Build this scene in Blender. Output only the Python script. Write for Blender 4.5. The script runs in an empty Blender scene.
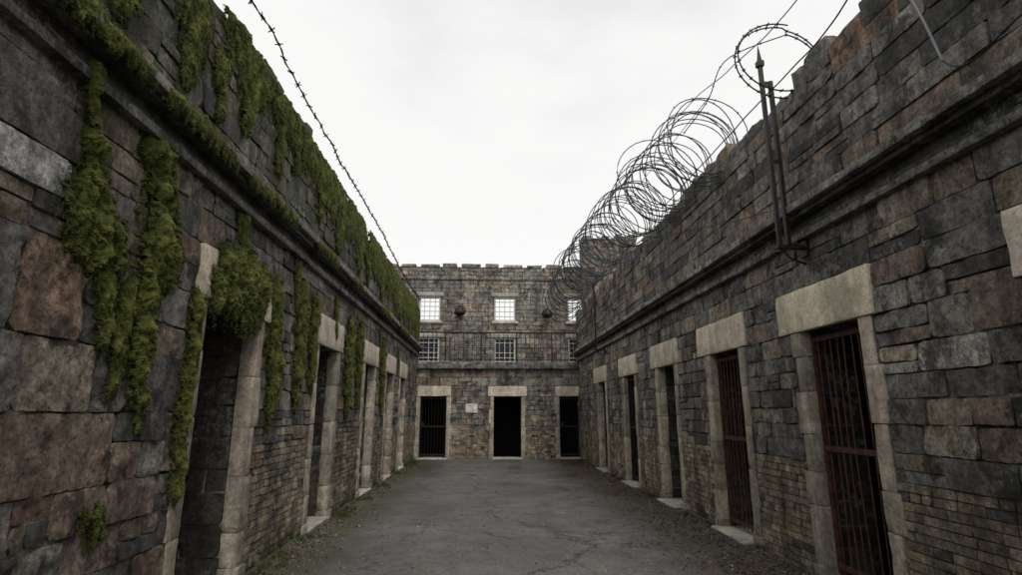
import bpy, math, random
import mathutils
from mathutils import Vector, noise, Matrix
R = random.Random(7)
scene = bpy.context.scene
COL = scene.collection
LX, RX, BY = -2.4, 3.35, 19.8
EYE = Vector((0, 0, 1.6))

# ------------------------------------------------------------------ helpers
class MB:
    def __init__(s):
        s.v = []; s.f = []; s.c = []
    def add(s, vs, fs, cols):
        o = len(s.v)
        s.v.extend(vs); s.f.extend([tuple(i + o for i in f) for f in fs])
        if isinstance(cols, tuple): s.c.extend([cols] * len(vs))
        else: s.c.extend(cols)
    def obj(s, name, mat, parent=None, smooth=True):
        me = bpy.data.meshes.new(name)
        me.from_pydata([tuple(v) for v in s.v], [], s.f)
        me.update()
        ca = me.color_attributes.new(name="tint", type='FLOAT_COLOR', domain='POINT')
        flat = []
        for c in s.c: flat.extend(c if len(c) == 4 else (c[0], c[1], c[2], 0.0))
        ca.data.foreach_set("color", flat)
        if smooth: me.polygons.foreach_set("use_smooth", [True] * len(me.polygons))
        me.materials.append(mat)
        ob = bpy.data.objects.new(name, me)
        COL.objects.link(ob)
        if parent: ob.parent = parent
        return ob

def empty(name, label=None, category=None, parent=None, loc=(0, 0, 0), **kw):
    e = bpy.data.objects.new(name, None)
    e.location = loc
    e.empty_display_size = 0.3
    COL.objects.link(e)
    if parent: e.parent = parent
    if label: e["label"] = label
    if category: e["category"] = category
    for k, v in kw.items(): e[k] = v
    return e

def tag(o, label, category, **kw):
    o["label"] = label; o["category"] = category
    for k, v in kw.items(): o[k] = v

def plane_left(u, v, d): return (LX + d, u, v)
def plane_right(u, v, d): return (RX - d, u, v)
def plane_back(u, v, d): return (u, BY - d, v)
UY = 21.5
def plane_upper(u, v, d): return (u, UY - d, v)

def jit(c, k=0.12):
    m = 1 + R.uniform(-k, k)
    return (c[0] * m, c[1] * m * (1 + R.uniform(-.03, .03)), c[2] * m * (1 + R.uniform(-.05, .05)))

GREY = (.175, .165, .15); DARK = (.085, .08, .073); MID = (.25, .234, .207)
BROWN = (.22, .172, .13); RED = (.235, .15, .108); TAN = (.33, .28, .21); PALE = (.42, .4, .36)
YB = (.33, .262, .18); YB2 = (.23, .185, .132)
PAL_LEFT = [(GREY, 5), (DARK, 3.4), (MID, 2.8), (BROWN, 4), (RED, 1.3), (TAN, .8)]
PAL_RIGHT = [(GREY, 6), (DARK, 3), (MID, 3.5), (BROWN, 2.6), (TAN, 1.3), (PALE, .4)]
PAL_PAR = [(GREY, 5), (DARK, 4), (MID, 1.8), (BROWN, 3), (RED, .7)]
PAL_BRICK = [(YB, 5), (YB2, 5), (TAN, 2), (BROWN, 2), (DARK, .4)]
PAL_BACK = [(GREY, 5), (BROWN, 3.5), (MID, 4.5), (TAN, 2)]
PAL_REV_SHADE = [((.075, .068, .06), 4), ((.05, .045, .04), 3), ((.09, .077, .062), 3)]  # reveal stones darkened so the doorway shade is in their colour
def pick(pal):
    t = R.uniform(0, sum(w for _, w in pal))
    for c, w in pal:
        t -= w
        if t <= 0: return jit(c, .15)
    return jit(pal[0][0])

# moss layout on the left wall: spines of (along wall, height, half-width)
MOSS = [
 ([[(3.02, 3.6, .05), (3.12, 3.3, .055), (3.2, 3.05, .1), (3.25, 2.8, .2), (3.38, 2.68, .2)]], .085, "rounded green moss clump hanging from a thin strand"),
 ([[(3.8, 3.42, .16), (3.9, 3.1, .2), (3.97, 2.75, .22), (3.9, 2.4, .16), (3.9, 2.0, .13), (3.98, 1.68, .11)]], .085, "long thick green moss curtain trailing down the wall"),
 ([[(3.5, 2.42, .09), (3.52, 2.2, .08), (3.54, 2.05, .05)]], .045, "small green moss tuft on rough stone wall"),
 ([[(3.7, 2.4, .07), (3.71, 2.1, .08), (3.71, 1.8, .06)]], .04, "thin green moss streak on rough stone wall"),
 ([[(4.58, 2.52, .1), (4.6, 2.0, .09), (4.58, 1.5, .1), (4.62, 1.05, .08)]], .06, "narrow green moss strand beside a doorway jamb"),
 ([[(4.95, 2.88, .2), (5.4, 2.86, .26), (5.85, 2.86, .2)]], .08, "green moss cushion covering a doorway lintel"),
 ([[(6.25, 2.95, .16), (6.3, 2.5, .2), (6.4, 2.0, .17), (6.35, 1.5, .09)]], .07, "green moss trailing beside the first doorway"),
 ([[(7.15, 3.05, .2), (7.2, 2.5, .2), (7.15, 1.8, .12)]], .07, "green moss strand hanging between doorways"),
 ([[(7.72, 3.0, .18), (7.72, 2.5, .17), (7.74, 2.05, .1)]], .065, "green moss strand hanging between doorways"),
 ([[(9.75, 2.95, .27), (9.8, 2.4, .27), (9.85, 1.75, .16)]], .08, "green moss strand hanging between doorways"),
 ([[(10.55, 3.0, .27), (10.6, 2.4, .24), (10.6, 1.9, .15)]], .08, "green moss strand hanging between doorways"),
 ([[(13.0, 3.0, .28), (13.05, 2.0, .2)]], .08, "green moss strand hanging between doorways"),
 ([[(3.7, .97, .08), (3.74, .93, .08)]], .045, "tiny round moss tuft low on the wall"),
]
TOPM = [[(2.5, 4.75, .2), (2.75, 4.4, .14)], [(3.15, 4.95, .24), (3.25, 4.55, .18), (3.2, 4.2, .1)], [(3.75, 5.1, .24), (4.05, 4.8, .26), (4.0, 4.3, .13)], [(4.5, 4.65, .13), (4.55, 4.3, .08)],
        [(4.7, 5.15, .26), (5.3, 5.05, .26), (5.1, 4.5, .15)], [(5.6, 5.15, .16), (6.3, 5.05, .18)], [(5.95, 4.75, .14), (5.98, 4.35, .09)], [(6.4, 5.15, .16), (6.5, 4.65, .1)],
        [(6.8, 5.1, .2), (7.6, 5.0, .24), (7.6, 4.5, .13)], [(7.8, 5.1, .26), (8.8, 4.95, .34), (8.7, 4.4, .18)], [(9.2, 5.05, .25), (10.3, 4.95, .32), (10.1, 4.4, .2)], [(10.8, 4.7, .22), (11.0, 4.3, .12)],
        [(11.1, 5.05, .3), (12.7, 4.95, .38), (12.5, 4.4, .25)], [(13.3, 5.05, .34), (15.2, 4.85, .42), (14.8, 4.4, .25)], [(15.5, 5.0, .38), (17.8, 4.9, .45), (17.3, 4.4, .28)], [(18.1, 4.95, .45), (19.5, 4.8, .45)]]
HALO = []
for sp, _, _ in MOSS:
    for s in sp: HALO.append((sum(q[0] for q in s) / len(s), min(q[1] for q in s) - .4, max(q[1] for q in s) + .3, max(q[2] for q in s)))
for s in TOPM: HALO.append((sum(q[0] for q in s) / len(s), min(q[1] for q in s) - .6, 5.5, max(q[2] for q in s) * 1.1))

def mossfn_none(p): return 0.0
def moss_left(p):
    y, z = p[1], p[2]
    m = .1
    if z > 3.85: m = .28 + (z - 3.85) * .12
    elif z > 3.0: m = .2
    if z < .35: m = max(m, .42 - z * .6)
    for (u, a, b, w) in HALO:
        if abs(y - u) < w * 2.4 and a < z < b:
            e = min(1, (z - a) / .3)
            m = max(m, .1 + .3 * e - .12 * abs(y - u) / w)
    return m
def moss_right(p):
    z = p[2]
    m = .02
    if z > 3.6: m = .1 + (z - 3.6) * .05
    if z < .25: m = .26
    return m

OVER = [(plane_left, 3.0, 2.85, (.5, .49, .47)), (plane_left, 2.95, 2.25, (.28, .19, .135)), (plane_left, 3.1, 1.3, (.26, .19, .145)), (plane_left, 3.9, 1.35, (.26, .2, .15)),
        (plane_right, 3.6, 2.0, PALE), (plane_right, 3.9, 1.5, (.36, .32, .25))]

def block(mb, P, flip, u0, u1, v0, v1, col, amp=.012, gap=.006, jitter=.01, mfn=mossfn_none, rough=1.0, mincell=.024):
    L = u1 - u0; H = v1 - v0
    if L < .03 or H < .02: return
    for (Q, ou, ov, oc) in OVER:
        if Q is P and u0 <= ou < u1 and v0 <= ov < v1: col = oc
    c = Vector(P((u0 + u1) / 2, (v0 + v1) / 2, 0))
    dist = (c - EYE).length
    cell = max(mincell, min(.16, dist * .0105))
    nu = max(1, int(round(L / cell))); nv = max(1, int(round(H / cell)))
    us = [i / nu for i in range(nu + 1)]
    vs = [i / nv for i in range(nv + 1)]
    j = min(jitter, H * .06)
    cu = [(u0 + gap + R.uniform(-j, j) * .8, v0 + gap + R.uniform(-j, j)), (u1 - gap + R.uniform(-j, j) * .8, v0 + gap + R.uniform(-j, j)),
          (u1 - gap + R.uniform(-j, j) * .8, v1 - gap + R.uniform(-j, j)), (u0 + gap + R.uniform(-j, j) * .8, v1 - gap + R.uniform(-j, j))]
    prot = R.uniform(-.004, .015) * rough
    tx = R.uniform(-.012, .012) * rough; tz = R.uniform(-.008, .008) * rough
    seed = R.uniform(0, 100)
    brick = H < .1
    wob = .0015 if brick else .008
    verts = []; cols = []; A, B = nu + 1, nv + 1
    er = R.random() < (.15 if brick else .5)
    cr = min(.05, H * .25, L * .2) * R.uniform(.1, .8) if H > .12 else 0
    for ti, t in enumerate(vs):
        for si, s in enumerate(us):
            uu = (cu[0][0] * (1 - s) + cu[1][0] * s) * (1 - t) + (cu[3][0] * (1 - s) + cu[2][0] * s) * t
            vv = (cu[0][1] * (1 - s) + cu[1][1] * s) * (1 - t) + (cu[3][1] * (1 - s) + cu[2][1] * s) * t
            border = si == 0 or ti == 0 or si == A - 1 or ti == B - 1
            n1 = noise.noise((uu * 8 + seed, vv * 8, seed))
            n2 = noise.noise((uu * 30 + seed, vv * 30, seed))
            n3 = noise.noise((uu * 5 + seed, vv * 5, seed + 9))
            d = prot + (s - .5) * tx + (t - .5) * tz + (n1 * .45 + .95 * n2) * amp
            if er and n3 > .12: d -= (.008 + min(.016, (n3 - .12) * .12)) * rough
            if border: d -= (.001 if brick else .002) + .009 * rough * max(0, n2 + .2)
            d = max(d, -.016)
            if border:
                uu += noise.noise((uu * 22, vv * 22, seed)) * wob; vv += noise.noise((uu * 22, vv * 22, seed + 3)) * wob
                if si in (0, A - 1) and ti in (0, B - 1):
                    uu += (cr if si == 0 else -cr) * .35; vv += (cr if ti == 0 else -cr) * .35
            p = P(uu, vv, d)
            verts.append(p)
            cols.append((col[0], col[1], col[2], mfn(p)))
    faces = []
    for b in range(B - 1):
        for a in range(A - 1):
            q = (b * A + a, b * A + a + 1, (b + 1) * A + a + 1, (b + 1) * A + a)
            faces.append(q[::-1] if flip else q)
    rim = [a for a in range(A)] + [b * A + A - 1 for b in range(1, B)] + [(B - 1) * A + a for a in range(A - 2, -1, -1)] + [b * A for b in range(B - 2, 0, -1)]
    zero = Vector(P(0, 0, 0))
    ov = len(verts)
    n = len(rim)
    mid = Vector(P(0, 0, 1)) - zero
    for i in rim:
        verts.append(verts[i]); cols.append(cols[i])
    for i in rim:
        v = Vector(verts[i]); dd = (v - zero).dot(mid)
        v = v + mid * (-.034 - dd); verts.append(tuple(v)); cols.append(cols[i])
    for k in range(n):
        k2 = (k + 1) % n
        q = (ov + k, ov + n + k, ov + n + k2, ov + k2)
        faces.append(q[::-1] if flip else q)
    mb.add(verts, faces, cols)

def fill(mb, P, flip, u0, u1, v0, v1, style, pal, mfn=mossfn_none, rough=None):
    hmin, hmax, lmin, lmax, split, amp = style
    rows = []; z = v0
    brick = hmax < .11
    if brick:
        n = max(1, round((v1 - v0) / ((hmin + hmax) / 2)))
        rows = [(v0 + (v1 - v0) * i / n, v0 + (v1 - v0) * (i + 1) / n) for i in range(n)]
    else:
        while z < v1 - 1e-4:
            h = R.uniform(hmin, hmax)
            if v1 - (z + h) < hmin * .75: h = v1 - z
            if h > hmax * 1.35: h = h / 2
            rows.append((z, min(v1, z + h))); z += h
    gap = .005 if brick else .0065
    jt = .0015 if brick else .008
    rf = rough if rough else (.45 if brick else 1.0)
    for ri, (a, b) in enumerate(rows):
        u = u0 - (R.uniform(0, lmin * .5) if not brick else (.11 if ri % 2 else 0) + R.uniform(0, .015))
        while u < u1:
            L = R.uniform(lmin, lmax) if not brick else (.222 if R.random() < .8 else .112) + R.uniform(-.006, .006)
            ua, ub = max(u, u0), min(u + L, u1)
            if u1 - ub < lmin * .4: ub = u1
            if ub - ua > .035:
                if R.random() < split and (b - a) > .16:
                    k = a + (b - a) * R.uniform(.38, .62)
                    if R.random() < .5:
                        m = ua + (ub - ua) * R.uniform(.35, .65)
                        block(mb, P, flip, ua, m, a, k, pick(pal), amp, gap, jt, mfn, rf)
                        block(mb, P, flip, m, ub, a, k, pick(pal), amp, gap, jt, mfn, rf)
                    else:
                        block(mb, P, flip, ua, ub, a, k, pick(pal), amp, gap, jt, mfn, rf)
                    block(mb, P, flip, ua, ub, k, b, pick(pal), amp, gap, jt, mfn, rf)
                else:
                    block(mb, P, flip, ua, ub, a, b, pick(pal), amp, gap, jt, mfn, rf)
            u = ub if ub >= u1 else u + L

def rbox(mb, P, u0, u1, v0, v1, d0, d1, col, cell=.06, r=.015, amp=.006, mfn=mossfn_none, chip=1.5):
    lo = (u0, v0, d0); hi = (u1, v1, d1)
    seed = R.uniform(0, 50)
    def axis(a, b):
        L = b - a; rr = min(r, L * .3)
        n = max(1, int(round((L - 2 * rr) / cell)))
        return [a, a + rr * .4] + [a + rr + (L - 2 * rr) * i / n for i in range(n + 1)] + [b - rr * .4, b]
    ax = [axis(lo[i], hi[i]) for i in range(3)]
    for fx in range(3):
        o1, o2 = [i for i in range(3) if i != fx]
        for side in (0, 1):
            verts = []; cols = []
            g1, g2 = ax[o1], ax[o2]
            for b in g2:
                for a in g1:
                    p = [0, 0, 0]; p[fx] = (lo, hi)[side][fx]; p[o1] = a; p[o2] = b
                    nz = noise.noise((p[0] * 5 + seed, p[1] * 5, p[2] * 5))
                    rr = r * (1 + chip * max(0, nz * 2.4))
                    q = [min(max(p[i], lo[i] + min(rr, (hi[i] - lo[i]) * .45)), hi[i] - min(rr, (hi[i] - lo[i]) * .45)) for i in range(3)]
                    dv = Vector(p) - Vector(q)
                    if dv.length > 1e-6: dv = dv.normalized() * min(rr, dv.length)
                    nv = noise.noise_vector((p[0] * 11 + seed, p[1] * 11, p[2] * 11)) * amp + noise.noise_vector((p[0] * 31 + seed, p[1] * 31, p[2] * 31)) * amp * .5
                    w = Vector(q) + dv + nv
                    pp = P(w[0], w[1], w[2])
                    verts.append(pp); cols.append((col[0], col[1], col[2], mfn(pp)))
            A = len(g1); faces = []
            for b in range(len(g2) - 1):
                for a in range(A - 1):
                    faces.append((b * A + a, b * A + a + 1, (b + 1) * A + a + 1, (b + 1) * A + a))
            mb.add(verts, faces, cols)

def sbox(mb, x0, x1, y0, y1, z0, z1, col=(.05, .05, .05)):
    vs = [(x0, y0, z0), (x1, y0, z0), (x1, y1, z0), (x0, y1, z0), (x0, y0, z1), (x1, y0, z1), (x1, y1, z1), (x0, y1, z1)]
    fs = [(3, 2, 1, 0), (4, 5, 6, 7), (0, 1, 5, 4), (1, 2, 6, 5), (2, 3, 7, 6), (3, 0, 4, 7)]
    mb.add(vs, fs, col)

def pbox(mb, P, u0, u1, v0, v1, d0, d1, col=(.05, .05, .05)):
    c = [P(u, v, d) for d in (d0, d1) for v in (v0, v1) for u in (u0, u1)]
    fs = [(0, 2, 3, 1), (4, 5, 7, 6), (0, 1, 5, 4), (2, 6, 7, 3), (0, 4, 6, 2), (1, 3, 7, 5)]
    mb.add(c, fs, col)

def tube(mb, pts, r, sides=5, col=(.04, .04, .04)):
    pts = [Vector(p) for p in pts]
    vs = []; n = len(pts)
    up = Vector((.13, .2, 1)).normalized()
    for i, p in enumerate(pts):
        t = (pts[min(i + 1, n - 1)] - pts[max(i - 1, 0)])
        if t.length < 1e-9: t = Vector((0, 1, 0))
        t.normalize()
        a = t.cross(up)
        if a.length < .05: a = t.cross(Vector((1, 0, 0)))
        a.normalize(); b = t.cross(a)
        rr = r(p) if callable(r) else r
        for k in range(sides):
            an = 2 * math.pi * k / sides
            vs.append(tuple(p + a * math.cos(an) * rr + b * math.sin(an) * rr))
    fs = []
    for i in range(n - 1):
        for k in range(sides):
            k2 = (k + 1) % sides
            fs.append((i * sides + k, i * sides + k2, (i + 1) * sides + k2, (i + 1) * sides + k))
    fs.append(tuple(range(sides))[::-1]); fs.append(tuple((n - 1) * sides + k for k in range(sides)))
    mb.add(vs, fs, col)

# ------------------------------------------------------------------ materials
def newmat(name):
    m = bpy.data.materials.new(name); m.use_nodes = True
    nt = m.node_tree
    return m, nt, nt.nodes["Principled BSDF"]

def tex(nt, scale, detail=6, rough=.6, mapscale=None, off=(0, 0, 0)):
    tc = nt.nodes.new("ShaderNodeNewGeometry")
    n = nt.nodes.new("ShaderNodeTexNoise")
    n.inputs["Scale"].default_value = scale; n.inputs["Detail"].default_value = detail; n.inputs["Roughness"].default_value = rough
    mp = nt.nodes.new("ShaderNodeMapping")
    mp.inputs["Location"].default_value = off
    if mapscale: mp.inputs["Scale"].default_value = mapscale
    nt.links.new(tc.outputs["Position"], mp.inputs[0]); nt.links.new(mp.outputs[0], n.inputs["Vector"])
    return n.outputs["Fac"]

def rng(nt, src, a, b, c, d, smooth=False):
    m = nt.nodes.new("ShaderNodeMapRange")
    if smooth: m.interpolation_type = 'SMOOTHSTEP'
    nt.links.new(src, m.inputs[0])
    for i, v in enumerate((a, b, c, d)): m.inputs[i + 1].default_value = v
    return m.outputs[0]

def math_(nt, op, a, b):
    m = nt.nodes.new("ShaderNodeMath"); m.operation = op
    for i, x in enumerate((a, b)):
        if isinstance(x, (int, float)): m.inputs[i].default_value = x
        else: nt.links.new(x, m.inputs[i])
    return m.outputs[0]

def mix(nt, fac, a, b, mode='MIX'):
    m = nt.nodes.new("ShaderNodeMix"); m.data_type = 'RGBA'; m.blend_type = mode
    if isinstance(fac, (int, float)): m.inputs[0].default_value = fac
    else: nt.links.new(fac, m.inputs[0])
    for i, x in ((6, a), (7, b)):
        if isinstance(x, tuple): m.inputs[i].default_value = (x[0], x[1], x[2], 1)
        else: nt.links.new(x, m.inputs[i])
    return m.outputs[2]

def bump(nt, bsdf, hs, strength=.6, distance=.01):
    h = None
    for src, w in hs:
        x = math_(nt, 'MULTIPLY', src, w)
        h = x if h is None else math_(nt, 'ADD', h, x)
    b = nt.nodes.new("ShaderNodeBump"); b.inputs["Strength"].default_value = strength; b.inputs["Distance"].default_value = distance
    nt.links.new(h, b.inputs["Height"]); nt.links.new(b.outputs[0], bsdf.inputs["Normal"])

def stone_mat(name, gain=1.0, stain=.8, rough=.84, soot=.75, lich=.8, var=1.0, bd=.026):
    m, nt, bs = newmat(name)
    at = nt.nodes.new("ShaderNodeAttribute"); at.attribute_name = "tint"
    n1 = tex(nt, 7, 12, .8); n2 = tex(nt, 30, 8, .86, off=(3, 1, 2)); st = tex(nt, 2.0, 9, .74, mapscale=(1.6, 1.6, .22), off=(1, 5, 0))
    c = at.outputs["Color"]
    v1 = rng(nt, n1, .35, .65, gain * (1 - .8 * var), gain * (1 + 1.05 * var)); v2 = rng(nt, n2, .35, .65, 1 - .6 * var, 1 + .75 * var)
    v3 = rng(nt, st, .38, .6, 1 - stain * .7, 1.25)
    k = math_(nt, 'MULTIPLY', math_(nt, 'MULTIPLY', v1, v2), v3)
    cc = nt.nodes.new("ShaderNodeCombineColor")
    for i in range(3): nt.links.new(k, cc.inputs[i])
    c = mix(nt, 1.0, c, cc.outputs[0], 'MULTIPLY')
    o1 = tex(nt, 3.5, 10, .75, off=(13, 3, 5))
    c = mix(nt, rng(nt, o1, .55, .66, 0, .4 * var, True), c, (.2, .135, .085))
    l1 = tex(nt, 13, 12, .84, off=(11, 0, 4)); l2 = tex(nt, 1.3, 4, .55, off=(4, 8, 1))
    lf = math_(nt, 'MULTIPLY', rng(nt, l1, .5, .58, 0, 1, True), rng(nt, l2, .48, .6, 0, lich, True))
    c = mix(nt, lf, c, (.4, .39, .35))
    s1 = tex(nt, 2.6, 12, .78, off=(2, 9, 9))
    c = mix(nt, rng(nt, s1, .52, .6, 0, soot, True), c, (.02, .019, .018))
    c = mix(nt, rng(nt, n2, .43, .36, 0, .9 * var), c, (.008, .008, .007))
    m1 = tex(nt, 7, 12, .82, mapscale=(1, 1, .4), off=(5, 5, 5))
    mf = rng(nt, math_(nt, 'ADD', m1, at.outputs["Alpha"]), .79, .92, 0, .88, True)
    mc = mix(nt, rng(nt, n2, .4, .6, 0, 1), (.024, .028, .009), (.09, .097, .026))
    c = mix(nt, mf, c, mc)
    nt.links.new(c, bs.inputs["Base Color"])
    nt.links.new(rng(nt, n1, .3, .7, rough - .28, rough + .08), bs.inputs["Roughness"])
    bs.inputs["Specular IOR Level"].default_value = .36
    n4 = tex(nt, 110, 4, .75)
    bump(nt, bs, [(n1, 1.0), (n2, 1.5), (n4, .4)], 1.0, bd)
    return m

def mortar_mat():
    m, nt, bs = newmat("old_mortar")
    n1 = tex(nt, 2.5, 10, .75); n2 = tex(nt, 60, 4, .7)
    sep = nt.nodes.new("ShaderNodeSeparateXYZ"); g = nt.nodes.new("ShaderNodeNewGeometry"); nt.links.new(g.outputs["Position"], sep.inputs[0])
    low = rng(nt, sep.outputs[2], 1.4, .9, 0, .09)
    c = mix(nt, rng(nt, math_(nt, 'ADD', n1, low), .47, .6, 0, 1), (.016, .015, .014), (.25, .232, .2))
    c = mix(nt, rng(nt, n2, .52, .66, 0, .5), c, (.03, .028, .025))
    nt.links.new(c, bs.inputs["Base Color"]); bs.inputs["Roughness"].default_value = .95
    bump(nt, bs, [(n1, 1), (n2, .6)], .8, .012)
    return m

def simple_mat(name, c1, c2, scale=20, rough=.8, metal=0, bumpd=.003, mapscale=None):
    m, nt, bs = newmat(name)
    n1 = tex(nt, scale, 8, .7, mapscale=mapscale)
    nt.links.new(mix(nt, rng(nt, n1, .38, .62, 0, 1), c1, c2), bs.inputs["Base Color"])
    nt.links.new(rng(nt, n1, .3, .7, max(.1, rough - .15), min(1, rough + .15)), bs.inputs["Roughness"])
    bs.inputs["Metallic"].default_value = metal
    if bumpd: bump(nt, bs, [(n1, 1)], .6, bumpd)
    return m

def leaf_mat(name, rough=.8):
    m, nt, bs = newmat(name)
    at = nt.nodes.new("ShaderNodeAttribute"); at.attribute_name = "tint"
    n1 = tex(nt, 9, 9, .75)
    cc = nt.nodes.new("ShaderNodeCombineColor")
    k = rng(nt, n1, .35, .65, .4, 1.5)
    for i in range(3): nt.links.new(k, cc.inputs[i])
    nt.links.new(mix(nt, 1.0, at.outputs["Color"], cc.outputs[0], 'MULTIPLY'), bs.inputs["Base Color"])
    bs.inputs["Roughness"].default_value = rough
    bs.inputs["Specular IOR Level"].default_value = .2
    return m

def ground_mat():
    m, nt, bs = newmat("worn_wet_asphalt")
    big = tex(nt, .5, 9, .72, off=(3, 3, 0)); med = tex(nt, 6, 12, .85); fine = tex(nt, 42, 8, .9); grit = tex(nt, 110, 4, .85)
    c = mix(nt, rng(nt, med, .4, .6, 0, 1), (.058, .059, .058), (.125, .126, .122))
    b2 = tex(nt, 1.0, 12, .8, off=(8, 3, 3))
    c = mix(nt, rng(nt, b2, .51, .6, 0, .5, True), c, (.135, .104, .08))
    c = mix(nt, rng(nt, big, .49, .58, 0, .5, True), c, (.18, .178, .168))
    c = mix(nt, rng(nt, fine, .53, .61, 0, .8, True), c, (.33, .325, .305))
    c = mix(nt, rng(nt, fine, .48, .41, 0, .95, True), c, (.014, .014, .014))
    d2 = tex(nt, 1.6, 14, .84, off=(9, 1, 0))
    c = mix(nt, rng(nt, d2, .53, .6, 0, .55, True), c, (.035, .034, .033))
    sep = nt.nodes.new("ShaderNodeSeparateXYZ"); tc = nt.nodes.new("ShaderNodeNewGeometry")
    nt.links.new(tc.outputs["Position"], sep.inputs[0])
    xx = math_(nt, 'ADD', sep.outputs[0], math_(nt, 'MULTIPLY', math_(nt, 'SUBTRACT', d2, .5), 2.4))
    gl = rng(nt, xx, -1.25, -1.9, 0, 1, True); gr = rng(nt, xx, 1.75, 2.4, 0, 1, True)
    g = math_(nt, 'MULTIPLY', math_(nt, 'MAXIMUM', gl, gr), .85)
    dirt = mix(nt, rng(nt, fine, .45, .56, 0, 1), (.012, .010, .008), (.125, .092, .07))
    c = mix(nt, g, c, dirt)
    ms = rng(nt, math_(nt, 'ADD', math_(nt, 'MULTIPLY', gl, .33), tex(nt, 5, 8, .7, off=(1, 1, 6))), .76, .86, 0, .85, True)
    c = mix(nt, ms, c, (.05, .06, .02))
    vo = nt.nodes.new("ShaderNodeTexVoronoi"); vo.feature = 'DISTANCE_TO_EDGE'; vo.inputs["Scale"].default_value = .5
    wv = nt.nodes.new("ShaderNodeVectorMath"); wv.operation = 'ADD'
    ns = nt.nodes.new("ShaderNodeTexNoise"); ns.inputs["Scale"].default_value = 1.8; ns.inputs["Detail"].default_value = 12; ns.inputs["Roughness"].default_value = .7
    nt.links.new(tc.outputs["Position"], ns.inputs["Vector"])
    nt.links.new(tc.outputs["Position"], wv.inputs[0]); nt.links.new(ns.outputs["Color"], wv.inputs[1])
    nt.links.new(wv.outputs[0], vo.inputs["Vector"])
    cr = rng(nt, vo.outputs["Distance"], .0, .008, 1, 0)
    crf = math_(nt, 'MULTIPLY', cr, rng(nt, d2, .42, .5, 0, .95))
    c = mix(nt, crf, c, (.008, .008, .008))
    nt.links.new(c, bs.inputs["Base Color"])
    wet = rng(nt, tex(nt, .8, 8, .7, off=(0, 4, 2)), .42, .58, .6, .3, True)
    nt.links.new(wet, bs.inputs["Roughness"])
    bs.inputs["Specular IOR Level"].default_value = .7
    bump(nt, bs, [(med, .3), (fine, .8), (grit, .5), (crf, -1)], .8, .009)
    return m

M_stone = stone_mat("weathered_stone")
M_dress = stone_mat("dressed_sandstone", gain=1.15, stain=.35, soot=.2, lich=.25, var=.38, bd=.007)
M_jamb = stone_mat("jamb_sandstone", gain=1.1, stain=.6, soot=.35, lich=.35, var=.55, bd=.009)
M_mortar = mortar_mat()
M_dark = simple_mat("shade_dark_plaster", (.006, .0055, .005), (.014, .013, .012), 4, .95)  # near-black colour paints in the darkness of the interiors
M_iron = simple_mat("black_iron", (.012, .011, .011), (.035, .026, .022), 30, .55, .4)
M_rust = simple_mat("rusty_iron", (.022, .011, .009), (.12, .048, .032), 14, .8, .1)
M_wire = simple_mat("galvanised_wire", (.025, .025, .027), (.09, .09, .094), 12, .5, .6, 0)
M_cable = simple_mat("grey_cable", (.12, .12, .125), (.2, .2, .21), 18, .6, 0, 0)
M_moss = leaf_mat("moss_leaf", .9)
M_litter = leaf_mat("litter", .8)
M_white = simple_mat("flaking_white_paint", (.4, .4, .38), (.7, .7, .67), 30, .7)
M_ground = ground_mat()
M_earth = simple_mat("bare_earth", (.05, .045, .035), (.09, .08, .06), 2, .95)
M_roof = simple_mat("roof_felt", (.04, .04, .04), (.07, .07, .068), 3, .9)
mg, ntg, bsg = newmat("dusty_glass")
ntg.links.new(mix(ntg, tex(ntg, 6), (.006, .007, .008), (.03, .032, .035)), bsg.inputs["Base Color"]); bsg.inputs["Roughness"].default_value = .4
M_glass = mg

# ------------------------------------------------------------------ ground
mb = MB()
S = 300
mb.add([(-S, -S, -.06), (S, -S, -.06), (S, S, -.06), (-S, S, -.06)], [(0, 1, 2, 3)], (.06, .055, .045))
g = mb.obj("ground", M_earth, smooth=False); g["kind"] = "structure"
mb = MB()
nx, ny = 110, 420
x0, x1, y0, y1 = LX - .02, RX + .02, -4, BY + .02
def gz(x, y):
    e = min(x - x0, x1 - x)
    z = noise.noise((x * .7, y * .7, 1)) * .014 + noise.noise((x * 4, y * 4, 3)) * .003 + noise.noise((x * 11, y * 11, 5)) * .002
    return z + .03 * max(0, 1 - e / .35) * (.6 + noise.noise((x * 3, y * 3, 9))) + .004
vs = []
for j in range(ny + 1):
    for i in range(nx + 1):
        x = x0 + (x1 - x0) * i / nx; y = y0 + (y1 - y0) * j / ny
        vs.append((x, y, gz(x, y)))
fs = [(j * (nx + 1) + i, j * (nx + 1) + i + 1, (j + 1) * (nx + 1) + i + 1, (j + 1) * (nx + 1) + i) for j in range(ny) for i in range(nx)]
mb.add(vs, fs, (.1, .1, .1))
g = mb.obj("pavement", M_ground); g["kind"] = "structure"

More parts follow.
